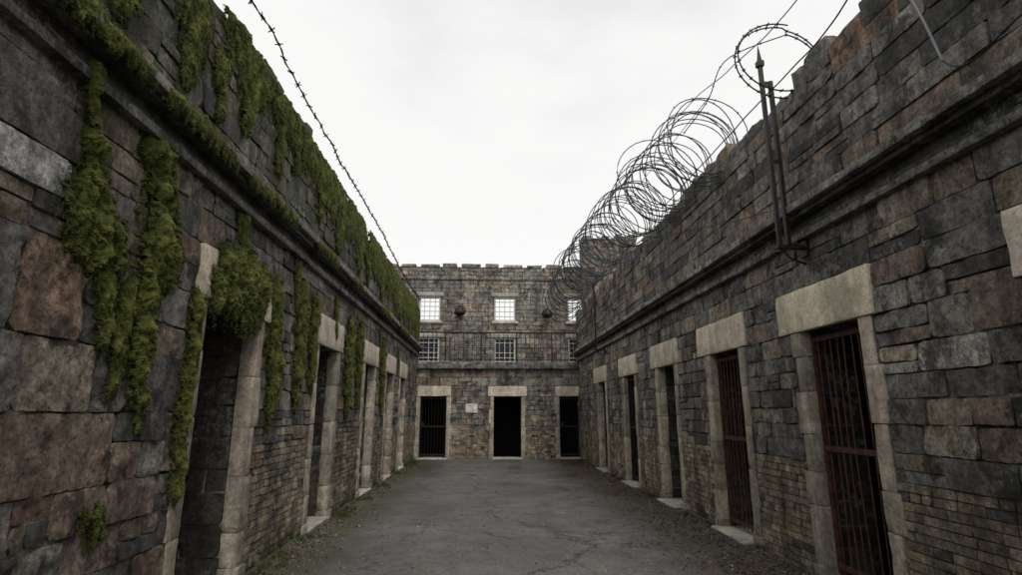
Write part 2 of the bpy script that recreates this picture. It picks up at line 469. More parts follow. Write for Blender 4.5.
# ------------------------------------------------------------------ cell blocks
def gate(P, u0, u1, v0, v1, d, parent, mat, nb=8, rails=(.02, .5, .98), rb=.009):
    mb = MB()
    w = .035
    pbox(mb, P, u0 + .01, u0 + w, v0, v1, d - .02, d + .02); pbox(mb, P, u1 - w, u1 - .01, v0, v1, d - .02, d + .02)
    for f in rails:
        zc = v0 + .03 + (v1 - v0 - .06) * f
        pbox(mb, P, u0 + w, u1 - w, zc - .026, zc + .026, d + .004, d + .018)
    for i in range(nb):
        u = u0 + w + (u1 - u0 - 2 * w) * (i + .5) / nb + R.uniform(-.009, .009)
        b = R.uniform(-.014, .014)
        tube(mb, [P(u, v0 + .01, d), P(u + b, (v0 + v1) * R.uniform(.4, .6), d + b), P(u, v1 - .01, d)], rb * R.uniform(.85, 1.15), 7)
    pbox(mb, P, u0 + w, u0 + w + .11, v0 + 1.0, v0 + 1.16, d - .03, d + .03)
    return mb.obj("iron_gate", mat, parent, smooth=False)

def cell_block(P, flip, u_start, u_end, openings, lint_z, lint_h, corn_z, top, label, mfn, bays, pal, gates, jw=.15, corn=True, thick=.55, sill_d=.16, pstyle=(.15, .24, .22, .6, .2, .013), jag=1.0):
    base = P((u_start + u_end) / 2, 0, 0)
    root = empty("cell_block", label, "building", loc=base)
    inv = -Vector(base)
    kids = []
    def fin(o):
        kids.append(o); return o
    core = MB()
    prev = u_start
    MD = -.018
    for (a, b, la, lb) in openings:
        pbox(core, P, prev, a, -.1, top - .25, -thick, MD)
        pbox(core, P, a, b, lint_z, top - .25, -thick, MD)
        prev = b
    pbox(core, P, prev, u_end, -.1, top - .25, -thick, MD)
    fin(core.obj("wall_core", M_mortar, root, smooth=False))
    face = MB()
    edges = []
    prevu = u_start
    for k, (a, b, la, lb) in enumerate(openings):
        edges.append((prevu, a - jw)); prevu = b + jw
    edges.append((prevu, u_end))
    for i, (a, b) in enumerate(edges):
        if b - a < .05: continue
        z = -.04
        for (zt, style, pl) in bays(i):
            fill(face, P, flip, a, b, z, min(zt, lint_z), style, pl, mfn); z = zt
            if z >= lint_z: break
    prevu = u_start
    lst = (lint_h / 2.05, lint_h / 1.95, .3, .7, .2, .01)
    rg = .5 if pal is PAL_BACK else None
    for (a, b, la, lb) in openings:
        fill(face, P, flip, prevu, la, lint_z, lint_z + lint_h, lst, pal, mfn, rg); prevu = lb
    fill(face, P, flip, prevu, u_end, lint_z, lint_z + lint_h, lst, pal, mfn, rg)
    fill(face, P, flip, u_start, u_end, lint_z + lint_h, corn_z, (.22, .3, .35, .8, .15, .01), pal, mfn, rg)
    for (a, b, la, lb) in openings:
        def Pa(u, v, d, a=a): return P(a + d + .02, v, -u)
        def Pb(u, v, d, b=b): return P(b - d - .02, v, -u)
        fill(face, Pa, not flip, .15, thick, 0, lint_z, (.2, .32, .3, .5, .1, .01), PAL_REV_SHADE)
        fill(face, Pb, flip, .15, thick, 0, lint_z, (.2, .32, .3, .5, .1, .01), PAL_REV_SHADE)
    fin(face.obj("stone_wall", M_stone, root))
    c = MB(); p = MB()
    def run(v0, v1, d0, d1, lmin, lmax, col):
        u = u_start
        while u < u_end:
            L = R.uniform(lmin, lmax)
            ue = min(u + L, u_end)
            dd = R.uniform(-.005, .005)
            dist = abs(u) + 2
            rbox(c, P, u + .002, ue - .002, v0 + R.uniform(-.002, .002), v1 + R.uniform(-.003, .003), d0, d1 + dd, jit(col, .2), cell=max(.04, dist * .011), r=.004, amp=.004, mfn=mfn, chip=6)
            u = ue
    h = .42 if corn else .25
    if corn:
        run(corn_z, corn_z + .07, -.1, .07, .9, 1.6, GREY)
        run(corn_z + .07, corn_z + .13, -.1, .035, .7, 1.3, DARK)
        run(corn_z + .13, corn_z + .22, -.1, .02, .5, 1.1, (.045, .042, .038))  # recess course coloured near-black as the shadow under the slab
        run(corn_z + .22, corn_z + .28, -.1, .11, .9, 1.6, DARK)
        run(corn_z + .28, corn_z + .36, -.1, .17, .9, 1.6, MID)
        run(corn_z + .36, corn_z + .42, -.1, .08, .6, 1.2, GREY)
    else:
        run(corn_z, corn_z + .16, -.4, .12, .8, 1.4, GREY)
        run(corn_z + .16, corn_z + .25, -.4, .05, .6, 1.2, MID)
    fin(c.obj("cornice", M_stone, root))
    if top > corn_z + h + .3:
        fill(p, P, flip, u_start, u_end, corn_z + h, top - .25, pstyle, PAL_PAR, mfn)
        u = u_start
        base_h = 0
        while u < u_end:
            L = R.uniform(.16, .5)
            ue = min(u + L, u_end)
            if R.random() < .3: base_h = R.choice([-.17, -.1, 0, 0, .06, .12]) * jag
            hh = top + base_h + R.uniform(-.05, .05) * jag
            if hh > top - .24:
                rbox(p, P, u + .004, ue - .004, top - .26, hh, -thick + .1 + R.uniform(0, .1), R.uniform(-.04, .01), pick(PAL_PAR), cell=max(.06, (abs(u) + 3) * .011), r=.012, amp=.016, mfn=mfn, chip=3)
            if R.random() < .35:
                s = R.uniform(.05, .13); cu = R.uniform(u, ue)
                rbox(p, P, cu, cu + s * 1.4, hh - .02, hh + s * .6, -.3, -.05, pick(PAL_PAR), cell=.08, r=.02, amp=.02, mfn=mfn, chip=2)
            u = ue
        fin(p.obj("parapet", M_stone, root))
    for k, (a, b, la, lb) in enumerate(openings):
        dr = empty("doorway", parent=root, loc=P((a + b) / 2, 0, 0)); kids.append(dr)
        dinv = -Vector(dr.location)
        sub = []
        m = MB()
        rbox(m, P, la, lb, lint_z + .004, lint_z + lint_h - .004, -.3, .03, jit((.5, .44, .345), .06), cell=max(.035, (a + 3) * .01), r=.006, amp=.003, chip=3)
        sub.append(m.obj("lintel", M_dress, None))
        for (e0, s) in ((a, -1), (b, 1)):
            m = MB()
            z = .12
            big = R.random() < .5
            while z < lint_z - .02:
                hh = R.uniform(.3, .6)
                if lint_z - (z + hh) < .25: hh = lint_z - z
                w = jw + (R.uniform(.0, .05) if big else R.uniform(-.04, .0)); big = not big
                ins = .028
                ua, ub = (e0 - w, e0 + ins) if s < 0 else (e0 - ins, e0 + w)
                if w < jw:
                    ga, gb = (e0 - jw, e0 - w) if s < 0 else (e0 + w, e0 + jw)
                    rbox(m, P, ga, gb, z + .003, min(z + hh, lint_z) - .003, -.1, .002, pick(pal), cell=.1, r=.006, amp=.004)
                rbox(m, P, ua, ub, z + .0015, min(z + hh, lint_z) - .0015, -.15, .012 + R.uniform(-.006, .006), jit(R.choice([(.42, .365, .285), (.36, .31, .245), (.29, .26, .21)]), .1), cell=max(.035, (a + 3) * .011), r=.005, amp=.0025, chip=3)
                z += hh
            ua, ub = (e0 - jw - .02, e0 + .034) if s < 0 else (e0 - .034, e0 + jw + .02)
            rbox(m, P, ua, ub, -.05, .122, -.15, .035, jit((.25, .225, .185), .15), cell=.07, r=.008, amp=.006, chip=3)
            sub.append(m.obj("jamb", M_jamb, None))
        m = MB()
        rbox(m, P, a - .02, b + .02, -.05, .04, -.5, sill_d, jit((.34, .32, .285), .1), cell=.06, r=.01, amp=.007, chip=4)
        sub.append(m.obj("threshold", M_dress, None))
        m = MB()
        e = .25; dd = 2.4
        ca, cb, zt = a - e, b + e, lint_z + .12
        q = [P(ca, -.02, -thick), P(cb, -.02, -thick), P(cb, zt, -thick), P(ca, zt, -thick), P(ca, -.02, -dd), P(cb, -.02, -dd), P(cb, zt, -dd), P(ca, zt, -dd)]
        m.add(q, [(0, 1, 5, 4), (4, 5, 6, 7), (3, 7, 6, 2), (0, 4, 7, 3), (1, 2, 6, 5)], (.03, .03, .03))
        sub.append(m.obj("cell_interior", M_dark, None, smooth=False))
        if k in gates:
            mt, nb = gates[k]
            gt = gate(P, a + .03, b - .03, .07, lint_z - .01, -.11, None, mt, nb)
            if mt is M_rust: gt["label"] = "rusty red-brown barred gate"
            sub.append(gt)
        for o in sub:
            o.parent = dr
            o.data.transform(Matrix.Translation(dinv))
        dr.location = Vector(dr.location) + inv
    for o in kids:
        if o.type == 'MESH':
            o.data.transform(Matrix.Translation(inv))
    return root

BRK = (.068, .082, .15, .26, 0, .005)
MEDS = (.16, .27, .24, .6, .22, .012)
BIG = (.3, .46, .42, .95, .3, .022)

op_l = [(4.75, 5.9, 4.58, 6.15), (8.05, 9.1, 7.9, 9.35), (11.2, 12.25, 11.0, 12.5), (13.75, 14.75, 13.55, 15.0), (16.0, 17.0, 15.8, 17.2)]
def bays_l(i):
    if i == 0: return [(.35, (.13, .18, .22, .45, 0, .012), PAL_BRICK), (1.15, (.2, .3, .25, .55, .5, .014), PAL_LEFT), (9, BIG, PAL_LEFT)]
    return [(1.25, BRK, PAL_BRICK), (9, MEDS, PAL_LEFT)]
blk_l = cell_block(plane_left, False, -3, BY + .3, op_l, 2.55, .45, 3.5, 5.25,
           "dark mossy stone cell block with cornice and open doorways", moss_left, bays_l, PAL_LEFT, {}, sill_d=.05)
op_r = [(1.95, 2.95, 1.7, 3.22), (4.7, 5.68, 4.5, 6.05), (7.1, 8.1, 6.9, 8.5), (9.65, 10.65, 9.45, 11.0), (12.3, 13.3, 12.1, 13.7), (15.35, 16.35, 15.15, 16.9)]
def bays_r(i):
    if i < 2: return [(1.05, BRK, PAL_BRICK), (9, (.19, .26, .3, .65, .15, .011), PAL_RIGHT)]
    return [(1.1, BRK, PAL_BRICK), (9, (.15, .22, .22, .5, .12, .01), PAL_RIGHT)]
blk_r = cell_block(plane_right, True, -3, BY + .3, op_r, 2.42, .45, 3.36, 5.2,
           "dark grey stone cell block with barred rusty gates", moss_right, bays_r, PAL_RIGHT,
           {0: (M_rust, 8), 1: (M_rust, 8), 2: (M_rust, 8), 4: (M_iron, 8)}, pstyle=(.17, .21, .4, .95, .05, .012), jag=.65)
op_b = [(-2.28, -1.3, -2.35, -1.18), (.3, 1.32, .12, 1.5), (2.62, 3.6, 2.5, 3.72)]
cell_block(plane_back, False, LX - .5, RX + .5, op_b, 2.12, .36, 3.08, 3.34,
           "brown stone end range with three dark doorways", lambda p: .05, lambda i: [(.95, BRK, PAL_BRICK), (9, (.15, .2, .25, .5, .05, .005), PAL_BACK)], PAL_BACK,
           {0: (M_iron, 8), 2: (M_iron, 8)}, corn=False, jw=.11)
m = MB(); rbox(m, plane_back, -.66, -.25, 1.55, 1.87, -.01, .026, (.55, .53, .49), cell=.04, r=.02, amp=.018, chip=2)
o = m.obj("wall_plaque", M_dress); tag(o, "small pale weathered plaque on brown stone wall", "plaque")

# ------------------------------------------------------------------ upper range
root = empty("upper_range", "tall brown stone range with crenellated top and gridded windows", "building")
wx = [-5.1, -2.2, .77, 3.7, 6.6]
wins = [(x - .42, x + .42) for x in wx]
zr = [(3.45, 4.42), (5.08, 6.06)]
UL, UR, UT = -9, 10, 7.25
core = MB(); face = MB()
def urow(v0, v1, holes, st):
    p = UL
    for (a, b) in holes:
        pbox(core, plane_upper, p, a, v0, v1, -.5, -.018)
        fill(face, plane_upper, False, p, a, v0, v1, st, PAL_BACK, rough=.4); p = b
    pbox(core, plane_upper, p, UR, v0, v1, -.5, -.018)
    fill(face, plane_upper, False, p, UR, v0, v1, st, PAL_BACK, rough=.4)
st = (.15, .19, .25, .5, .05, .005)
urow(2.9, 3.45, [], st); urow(3.45, 4.42, wins, st); urow(4.42, 5.08, [], st); urow(5.08, 6.06, wins, st); urow(6.06, UT, [], st)
core.obj("wall_core", M_mortar, root, smooth=False)
p = MB()
u = UL
while u < UR:
    L = R.uniform(.5, .8)
    rbox(p, plane_upper, u, u + L, UT, UT + R.uniform(.1, .18), -.5, .03, pick(PAL_BACK), cell=.2, r=.02, amp=.015)
    u += L
    L = R.uniform(.12, .22)
    rbox(p, plane_upper, u, u + L, UT, UT + .03, -.5, .0, pick(PAL_BACK), cell=.2, r=.02, amp=.015)
    u += L
p.obj("crenellation", M_stone, root)
face.obj("stone_wall", M_stone, root)
s = MB(); u = UL
while u < UR:
    L = R.uniform(.8, 1.3)
    rbox(s, plane_upper, u, u + L - .005, 6.74, 6.84, -.1, .04, jit(GREY, .2), cell=.2, r=.01, amp=.006); u += L
s.obj("string_course", M_stone, root)
for ri, (z0, z1) in enumerate(zr):
    for (a, b) in wins:
        w = empty("window", parent=root, loc=((a + b) / 2, UY, z0))
        T = Matrix.Translation(-Vector(w.location))
        m = MB(); f = .06
        for (q0, q1, r0, r1) in ((a, a + f, z0, z1), (b - f, b, z0, z1), (a + f, b - f, z0, z0 + f), (a + f, b - f, z1 - f, z1)):
            pbox(m, plane_upper, q0, q1, r0, r1, -.14, -.04)
        for i in range(1, 4):
            x = a + (b - a) * i / 4; pbox(m, plane_upper, x - .013, x + .013, z0 + f, z1 - f, -.11, -.07)
        for i in range(1, 5):
            z = z0 + (z1 - z0) * i / 5; pbox(m, plane_upper, a + f, b - f, z - .013, z + .013, -.115, -.075)
        o = m.obj("frame", M_white, w, smooth=False); o.data.transform(T)
        m = MB()
        rbox(m, plane_upper, a - .1, b + .1, z0 - .1, z0, -.25, .05, (.4, .37, .31), cell=.15, r=.015, amp=.006)
        o = m.obj("sill", M_dress, w); o.data.transform(T)
        m = MB()
        rbox(m, plane_upper, a - .12, b + .12, z1, z1 + .17, -.25, .03, (.28, .26, .22), cell=.15, r=.015, amp=.006)
        o = m.obj("lintel", M_dress, w); o.data.transform(T)
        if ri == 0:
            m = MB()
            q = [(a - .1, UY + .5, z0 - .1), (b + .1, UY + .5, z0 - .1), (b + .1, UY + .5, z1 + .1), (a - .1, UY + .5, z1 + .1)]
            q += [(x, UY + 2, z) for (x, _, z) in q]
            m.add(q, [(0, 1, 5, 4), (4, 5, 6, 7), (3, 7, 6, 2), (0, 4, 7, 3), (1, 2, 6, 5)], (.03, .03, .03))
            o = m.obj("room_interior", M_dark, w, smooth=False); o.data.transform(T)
            m = MB(); m.add([(a + f, UY + .125, z0 + f), (b - f, UY + .125, z0 + f), (b - f, UY + .125, z1 - f), (a + f, UY + .125, z1 - f)], [(0, 1, 2, 3)], (.03, .03, .03))
            o = m.obj("pane", M_glass, w, smooth=False); o.data.transform(T)
m = MB(); sbox(m, LX - .5, RX + .5, BY + .4, UY + .0, 3.0, 3.2); m.obj("terrace_roof", M_roof, root, smooth=False)

def pl_t(u, v, d): return (u, 20.6 - d, v)
TT = Matrix.Translation((-4.8, -21, 0))
tr = empty("turret", "square ruined stone turret rising above the wall", "tower", loc=(4.8, 21, 0))
m = MB(); sbox(m, 3.82, 5.88, 20.62, 21.4, 0, 8.25); o = m.obj("turret_core", M_mortar, tr, smooth=False); o.data.transform(TT)
m = MB(); fill(m, pl_t, False, 3.8, 5.9, 3.0, 8.25, st, PAL_PAR)
def pl_ts(u, v, d): return (3.8 - d, u, v)
fill(m, pl_ts, True, 20.6, 21.42, 3.0, 8.25, st, PAL_PAR)
u = 3.8
while u < 5.85:
    L = R.uniform(.2, .45); hh = 8.28 + R.choice([.0, .1, .18, .22])
    rbox(m, pl_t, u, min(u + L, 5.9), 8.2, hh, -.8, .03, pick(PAL_PAR), cell=.15, r=.02, amp=.02); u += L
o = m.obj("stone_facing", M_stone, tr); o.data.transform(TT)

for (a, b, par) in ((LX - 6, LX - .56, blk_l), (RX + .56, RX + 6, blk_r)):
    m = MB(); sbox(m, a, b, -3, 20.2, 3.3, 3.5)
    o = m.obj("flat_roof", M_roof, par, smooth=False); o.data.transform(Matrix.Translation(-Vector(par.location)))
    m = MB(); q = a if par is blk_l else b - .3; sbox(m, q, q + .3, -3, 20.2, -.05, 3.297)
    o = m.obj("rear_wall", M_mortar, par, smooth=False); o.data.transform(Matrix.Translation(-Vector(par.location)))

# ------------------------------------------------------------------ terrace railing and lamps
m = MB()
zb, zt = 3.3, 4.4; yy = BY + .06
x = LX - .3; k = 0
while x <= RX + .4:
    tube(m, [(x, yy, zb), (x + R.uniform(-.01, .01), yy, zt)], .024 if k % 8 == 0 else .009, 5); x += .16; k += 1
for z, r in ((zt, .026), ((zb + zt) / 2, .012), (zb + .12, .014)):
    tube(m, [(LX - .4, yy, z), (0, yy, z - .01), (RX + .4, yy, z)], r, 6)
o = m.obj("railing", M_iron, smooth=False); tag(o, "thin black iron railing along the terrace edge", "railing")

def lamp(x, z):
    e = empty("wall_lamp", "round dark lamp on stone wall bracket", "lamp", loc=(x, UY, z), group="round lamps on the upper wall")
    mbx = MB()
    prof = [(0, .18), (.08, .175), (.14, .14), (.19, .07), (.22, -.02), (.225, -.07), (.19, -.11), (.12, -.16), (0, -.19)]
    seg = 14; vs = []; fs = []
    for (r, z2) in prof:
        for k in range(seg):
            ph = 2 * math.pi * k / seg
            vs.append((r * math.cos(ph), -.3 + r * math.sin(ph), z2))
    for i in range(len(prof) - 1):
        for k in range(seg):
            fs.append((i * seg + k, i * seg + (k + 1) % seg, (i + 1) * seg + (k + 1) % seg, (i + 1) * seg + k))
    mbx.add(vs, fs, (.03, .03, .03)); mbx.obj("lamp_hood", M_iron, e)
    b = MB(); tube(b, [(0, .02, .1), (0, -.12, .24), (0, -.3, .24), (0, -.3, .17)], .022, 7); sbox(b, -.06, .06, -.03, .02, .0, .18)
    b.obj("bracket", M_iron, e, smooth=False)
lamp(-1.0, 5.4); lamp(2.42, 5.35)

# ------------------------------------------------------------------ moss
def moss(P, spines, T=.05, label="", dens=42000, leaf=.0085, vmax=99):
    us = [s[0] for sp in spines for s in sp]; vs_ = [s[1] for sp in spines for s in sp]; ws = [s[2] for sp in spines for s in sp]
    w = max(ws); ua, ub, va, vb = min(us) - w * 1.5, max(us) + w * 1.5, min(vs_) - w * 2.2, min(vmax, max(vs_) + w * 1.2)
    sd = R.uniform(0, 90)
    def F(u, v):
        best = -9
        for sp in spines:
            pts = sp
            for (a, b) in zip(pts, pts[1:]):
                du, dv = b[0] - a[0], b[1] - a[1]; L = du * du + dv * dv
                t = max(0, min(1, ((u - a[0]) * du + (v - a[1]) * dv) / L))
                ww = a[2] + (b[2] - a[2]) * t
                ddv = v - a[1] - dv * t
                best = max(best, 1.0 - math.hypot(u - a[0] - du * t, ddv * (.55 if ddv < 0 else 1)) / ww)
        k = 1 / max(.05, w)
        n = noise.noise((u * 1.3 * k + sd, v * .6 * k, sd)) * .6 + noise.noise((u * 24, v * 7, sd)) * .5 + noise.noise((u * 50 + sd, v * 30, 3)) * .4
        return best + n + .02
    def Th(u, v, f):
        return T * min(1, f * 1.1) ** .75 * (.8 + .7 * noise.noise((u * 10, v * 6, sd)) + .35 * noise.noise((u * 30, v * 20, sd)))
    c0 = Vector(P((ua + ub) / 2, (va + vb) / 2, 0)); dist = (c0 - EYE).length
    cell = max(.0125, dist * .0032)
    nu = int((ub - ua) / cell) + 1; nv = int((vb - va) / cell) + 1
    m = MB(); idx = {}; verts = []; cols = []
    for j in range(nv + 1):
        for i in range(nu + 1):
            u = ua + i * cell; v = va + j * cell
            f = F(u, v)
            if f > -.12:
                th = Th(u, v, f) if f > 0 else -.03
                d = .014 + th + R.uniform(-.002, .002)
                idx[(i, j)] = len(verts); verts.append(P(u, v, d)); g = R.uniform(.75, 1.05) * (.4 + .75 * max(0, th) / T)  # hollows tinted darker, depth shade put into the moss colour
                cols.append((.09 * g, .104 * g, .024 * g, 0))
    faces = []
    for j in range(nv):
        for i in range(nu):
            q = [(i, j), (i + 1, j), (i + 1, j + 1), (i, j + 1)]
            if all(x in idx for x in q): faces.append(tuple(idx[x] for x in q))
    m.add(verts, faces, cols)
    area = (ub - ua) * (vb - va)
    n = int(min(area * dens, 45000) * min(1, (3.6 / dist) ** 1.5))
    lf = leaf * max(1, (dist / 3.8) ** .75)
    for _ in range(n):
        u = R.uniform(ua, ub); v = R.uniform(va, vb); f = F(u, v)
        if f < -.22 or (f < 0 and R.random() < .5): continue
        th = Th(u, v, f) if f > 0 else 0
        d = .012 + th + R.uniform(-.003, .003)
        s = lf * R.uniform(.5, 1.3)
        a = R.uniform(-1.5, 1.5)
        du, dv = math.sin(a) * s, -math.cos(a) * s
        wd = s * .45
        o = R.uniform(.2, .8) * s
        g = R.uniform(.75, 1.25) * (.45 + .72 * max(0, th) / T)  # leaflets deep in the moss get the same painted shade
        col = (.102 * g, .118 * g, .026 * g, 0) if R.random() < .8 else (.15 * g, .148 * g, .038 * g, 0)
        m.add([P(u - wd, v, d), P(u + wd, v + wd * .3, d + .003), P(u + du, v + dv, d + o)], [(0, 1, 2)], col)
    ob = m.obj("hanging_moss", M_moss, smooth=False)
    tag(ob, label, "moss", group="moss growing on the wall")
    return ob

def pl_lint(u, v, d): return (LX + .02 + d, u, v)
for sp, T, lab in MOSS: moss(pl_lint if "lintel" in lab else plane_left, sp, T=T, label=lab)
for s in TOPM:
    moss(plane_left, [s], T=.045, label="green moss draped over the ragged parapet", vmax=5.2)
def pl_c(u, v, d): return (LX + .14 + d, u, v)
for (a, b) in ((2.3, 3.4), (3.6, 4.7), (5.0, 6.3), (7.2, 8.2), (9.2, 10.0), (11.8, 13.0), (14.6, 16.5)):
    moss(pl_c, [[(a, 3.81, .05), ((a + b) / 2, 3.83, .06), (b, 3.81, .05)]], T=.03, label="green moss strip along the stone cornice lip")
for (u, z) in ((5.3, 3.4), (6.9, 3.45), (8.8, 3.3), (12.6, 3.3), (15.3, 3.2)):
    moss(plane_left, [[(u, z, .12), (u + .03, z - .5, .08)]], T=.035, label="short green moss streak under the cornice")

# ------------------------------------------------------------------ wires
def wire_pts(keys, n=40, wob=.0):
    pts = []
    for i in range(n + 1):
        t = i / n * (len(keys) - 1); k = min(int(t), len(keys) - 2); f = t - k
        P0 = Vector(keys[max(k - 1, 0)]); P1 = Vector(keys[k]); P2 = Vector(keys[k + 1]); P3 = Vector(keys[min(k + 2, len(keys) - 1)])
        p = .5 * ((2 * P1) + (P2 - P0) * f + (2 * P0 - 5 * P1 + 4 * P2 - P3) * f * f + (3 * P1 - P0 - 3 * P2 + P3) * f ** 3)
        if wob: p += noise.noise_vector(p * 2.5) * wob
        pts.append(p)
    return pts
def barbs(m, pts, step, size, col=(.04, .04, .04), r=.0035):
    acc = 0
    for a, b in zip(pts, pts[1:]):
        acc += (b - a).length
        if acc > step:
            acc = 0
            t = (b - a).normalized()
            for _ in range(2):
                d = Vector((R.uniform(-1, 1), R.uniform(-1, 1), R.uniform(-1, 1)))
                d = (d - t * d.dot(t)).normalized()
                tube(m, [b - d * size + t * .006, b + d * size - t * .006], r, 4, col)
            tube(m, [b - t * .014, b + t * .014], r * 2.4, 5, col)

m = MB()
pts = wire_pts([(LX, -1, 5.7), (LX, 2.5, 5.6), (LX + .02, 5, 5.66), (LX + .03, 8, 5.55), (LX, 12, 5.62), (LX, 16, 5.5), (LX, 20.0, 5.6)], 220, .03)
p2 = [p + Vector((math.cos(i * 1.3) * .009, 0, math.sin(i * 1.3) * .009)) for i, p in enumerate(pts)]
rf = lambda p: .0045 + .0005 * p.y
tube(m, pts, rf, 5); tube(m, p2, rf, 5)
barbs(m, pts, .18, .045, r=.007)
o = m.obj("barbed_wire", M_iron, smooth=False); tag(o, "barbed wire strand strung above mossy wall top", "barbed wire")
for y in (1.0, 19.3):
    m = MB(); tube(m, [(LX - .05, y, 5.0), (LX - .05, y, 5.62), (LX, y, 5.68)], .014, 6)
    sbox(m, LX - .1, LX, y - .05, y + .05, 5.2, 5.215)
    o = m.obj("wire_stake", M_iron, smooth=False); tag(o, "thin iron stake holding barbed wire on wall", "stake", group="stakes along the wall top")

m = MB()
def coil(axk, loops, r0, rv, seed, tilt=.6, prog=.02):
    axis = wire_pts(axk, 200); pts = []; per = 30
    for i in range(loops * per + 1):
        f = i / (loops * per)
        g = f + prog * noise.noise((f * 14, seed, 0))
        k = max(0, min(199.99, g * 200)); c = axis[int(k)].lerp(axis[int(k) + 1], k - int(k))
        lp = i / per
        r = r0 * (1 + .12 * f) + rv * noise.noise((lp * .7, 3, seed)) + .3 * rv * noise.noise((lp * 5, 1, seed))
        an = 2 * math.pi * lp
        tl = noise.noise((lp * .35, 8, seed + 2)) * tilt
        cx = .14 * noise.noise((lp * .9, seed, 7)); cz = .18 * noise.noise((lp * .8, 9, seed + 7))
        pts.append(Vector((c.x + cx + r * math.cos(an), c.y + tl * r * math.sin(an) + .4 * math.cos(an) * noise.noise((lp * .5, 4, seed + 4)), c.z + cz + r * 1.05 * math.sin(an))))
    tube(m, pts, lambda p: .0045 + .00052 * p.y, 5)
    barbs(m, pts, .35, .02, r=.0035)
coil([(3.12, 6.9, 5.4), (3.1, 8.5, 5.52), (3.0, 10.5, 5.6), (2.85, 13.5, 5.68), (2.8, 16.5, 5.7), (2.7, 19.0, 5.4)], 54, .54, .14, 0, .6, .03)
coil([(3.0, 8.6, 5.5), (3.0, 10, 5.5), (2.9, 13, 5.7), (2.8, 17, 5.9)], 15, .6, .22, 5, 1.3, .05)
axis = wire_pts([(3.1, 6.8, 5.4), (3.1, 10.5, 5.6), (2.7, 19.0, 5.5)], 60)
for off in ((0, .5), (.1, -.45)):
    tube(m, [Vector((p.x + off[0], p.y, p.z + off[1])) for p in axis], .006, 4)
o = m.obj("razor_wire_coil", M_wire, smooth=False); tag(o, "long tangled razor wire coil above the stone wall", "razor wire")

m = MB(); pts = []
for i in range(0, 2 * 48 + 1):
    an = 2 * math.pi * i / 48 + 1.2
    r = .46 + .02 * math.sin(an * 2 + 1) + (.03 if i > 48 else 0)
    pts.append(Vector((3.27 + .0008 * i + r * math.cos(an), 5.3 + .002 * i + .05 * math.sin(an), 5.5 + r * math.sin(an))))
tube(m, pts, .009, 5); barbs(m, pts, .08, .024, r=.005)
pa = wire_pts([pts[-1], (2.95, 5.9, 5.85), (2.9, 6.4, 5.6), (2.75, 6.9, 5.4)], 20); tube(m, pa, .007, 5); barbs(m, pa, .2, .025)
o = m.obj("barbed_wire_loop", M_iron, smooth=False); tag(o, "large barbed wire loop hung on a black iron post", "barbed wire")

def loose(keys, lab, r=.006, b=0, mat=None):
    m = MB(); p = wire_pts(keys, 50, .015); tube(m, p, r, 5)
    if b: barbs(m, p, b, .03, r=.004)
    o = m.obj("loose_wire", mat or M_iron, smooth=False); tag(o, lab, "wire", group="loose wires over the wall")
loose([(3.1, 9, 5.1), (3.1, 5.9, 5.05), (3.18, 4.48, 5.1), (3.2, 3.85, 5.25), (3.2, 2, 5.8)], "slack dark wire running above the parapet", .008)
loose([(2.85, 7.6, 5.95), (2.85, 6.6, 5.78), (2.85, 5.38, 5.48), (2.8, 4.18, 5.25), (2.75, 3, 5.3), (2.7, 1, 5.6)], "thin dark wire rising against the sky", .006)
loose([(3.22, 3.7, 5.5), (3.18, 3.45, 4.7), (3.16, 3.3, 4.25), (3.12, 3.2, 3.95)], "grey broken cable dangling over the parapet stones", .009, mat=M_cable)
loose([(3.12, 3.2, 3.95), (3.1, 3.1, 3.84), (3.1, 2.95, 3.8), (3.1, 2.6, 3.86), (3.1, 1.0, 4.1)], "loose wire sagging across parapet stonework", .006, .25)
loose([(3.2, 5.5, 3.75), (3.2, 7, 4.1), (3.2, 9, 4.6), (3.1, 10.5, 4.95)], "thin wire slung along the parapet face", .007)

def post(y, z0, z1, lab, big=True):
    e = empty("iron_post", lab, "post", loc=(3.1, y, z0), group="iron wire posts on the wall")
    h = z1 - z0
    m = MB()
    sbox(m, -.036, .004, -.02, .02, 0, h * .93)
    vs = [(-.036, -.02, h * .93), (0.004, -.02, h * .93), (0.004, .02, h * .93), (-.036, .02, h * .93), (-.016, 0, h + .06)]
    m.add(vs, [(0, 1, 4), (1, 2, 4), (2, 3, 4), (3, 0, 4)], (.03,) * 3)
    sbox(m, -.052, .02, -.034, .034, h * .9, h * .93 - .005)
    m.obj("upright", M_iron, e, smooth=False)
    if big:
        m = MB(); sbox(m, .06, .1, -.022, .022, 0.0, h * .82); sbox(m, .004, .06, -.012, .012, h * .79, h * .82 - .003); sbox(m, .004, .06, -.012, .012, h * .4, h * .415)
        m.obj("brace", M_iron, e, smooth=False)
    m = MB(); sbox(m, -.06, RX - 3.1 - .02, -.04, .04, -.035, -.002); sbox(m, RX - 3.1 - .03, RX - 3.1 + .0, -.07, .07, -.12, .08)
    tube(m, [(-.02, 0, -.03), (.1, 0, -.15), (RX - 3.1, 0, -.2)], .011, 6)
    for yy2 in (-.05, .05): tube(m, [(RX - 3.1 - .045, yy2, .05), (RX - 3.1, yy2, .05)], .012, 6)
    m.obj("bracket", M_iron, e, smooth=False)
post(5.4, 3.3, 5.65, "black iron double-bar post with spiked tip", True)
post(15.2, 3.3, 5.3, "slim black iron post bracketed to wall", False)

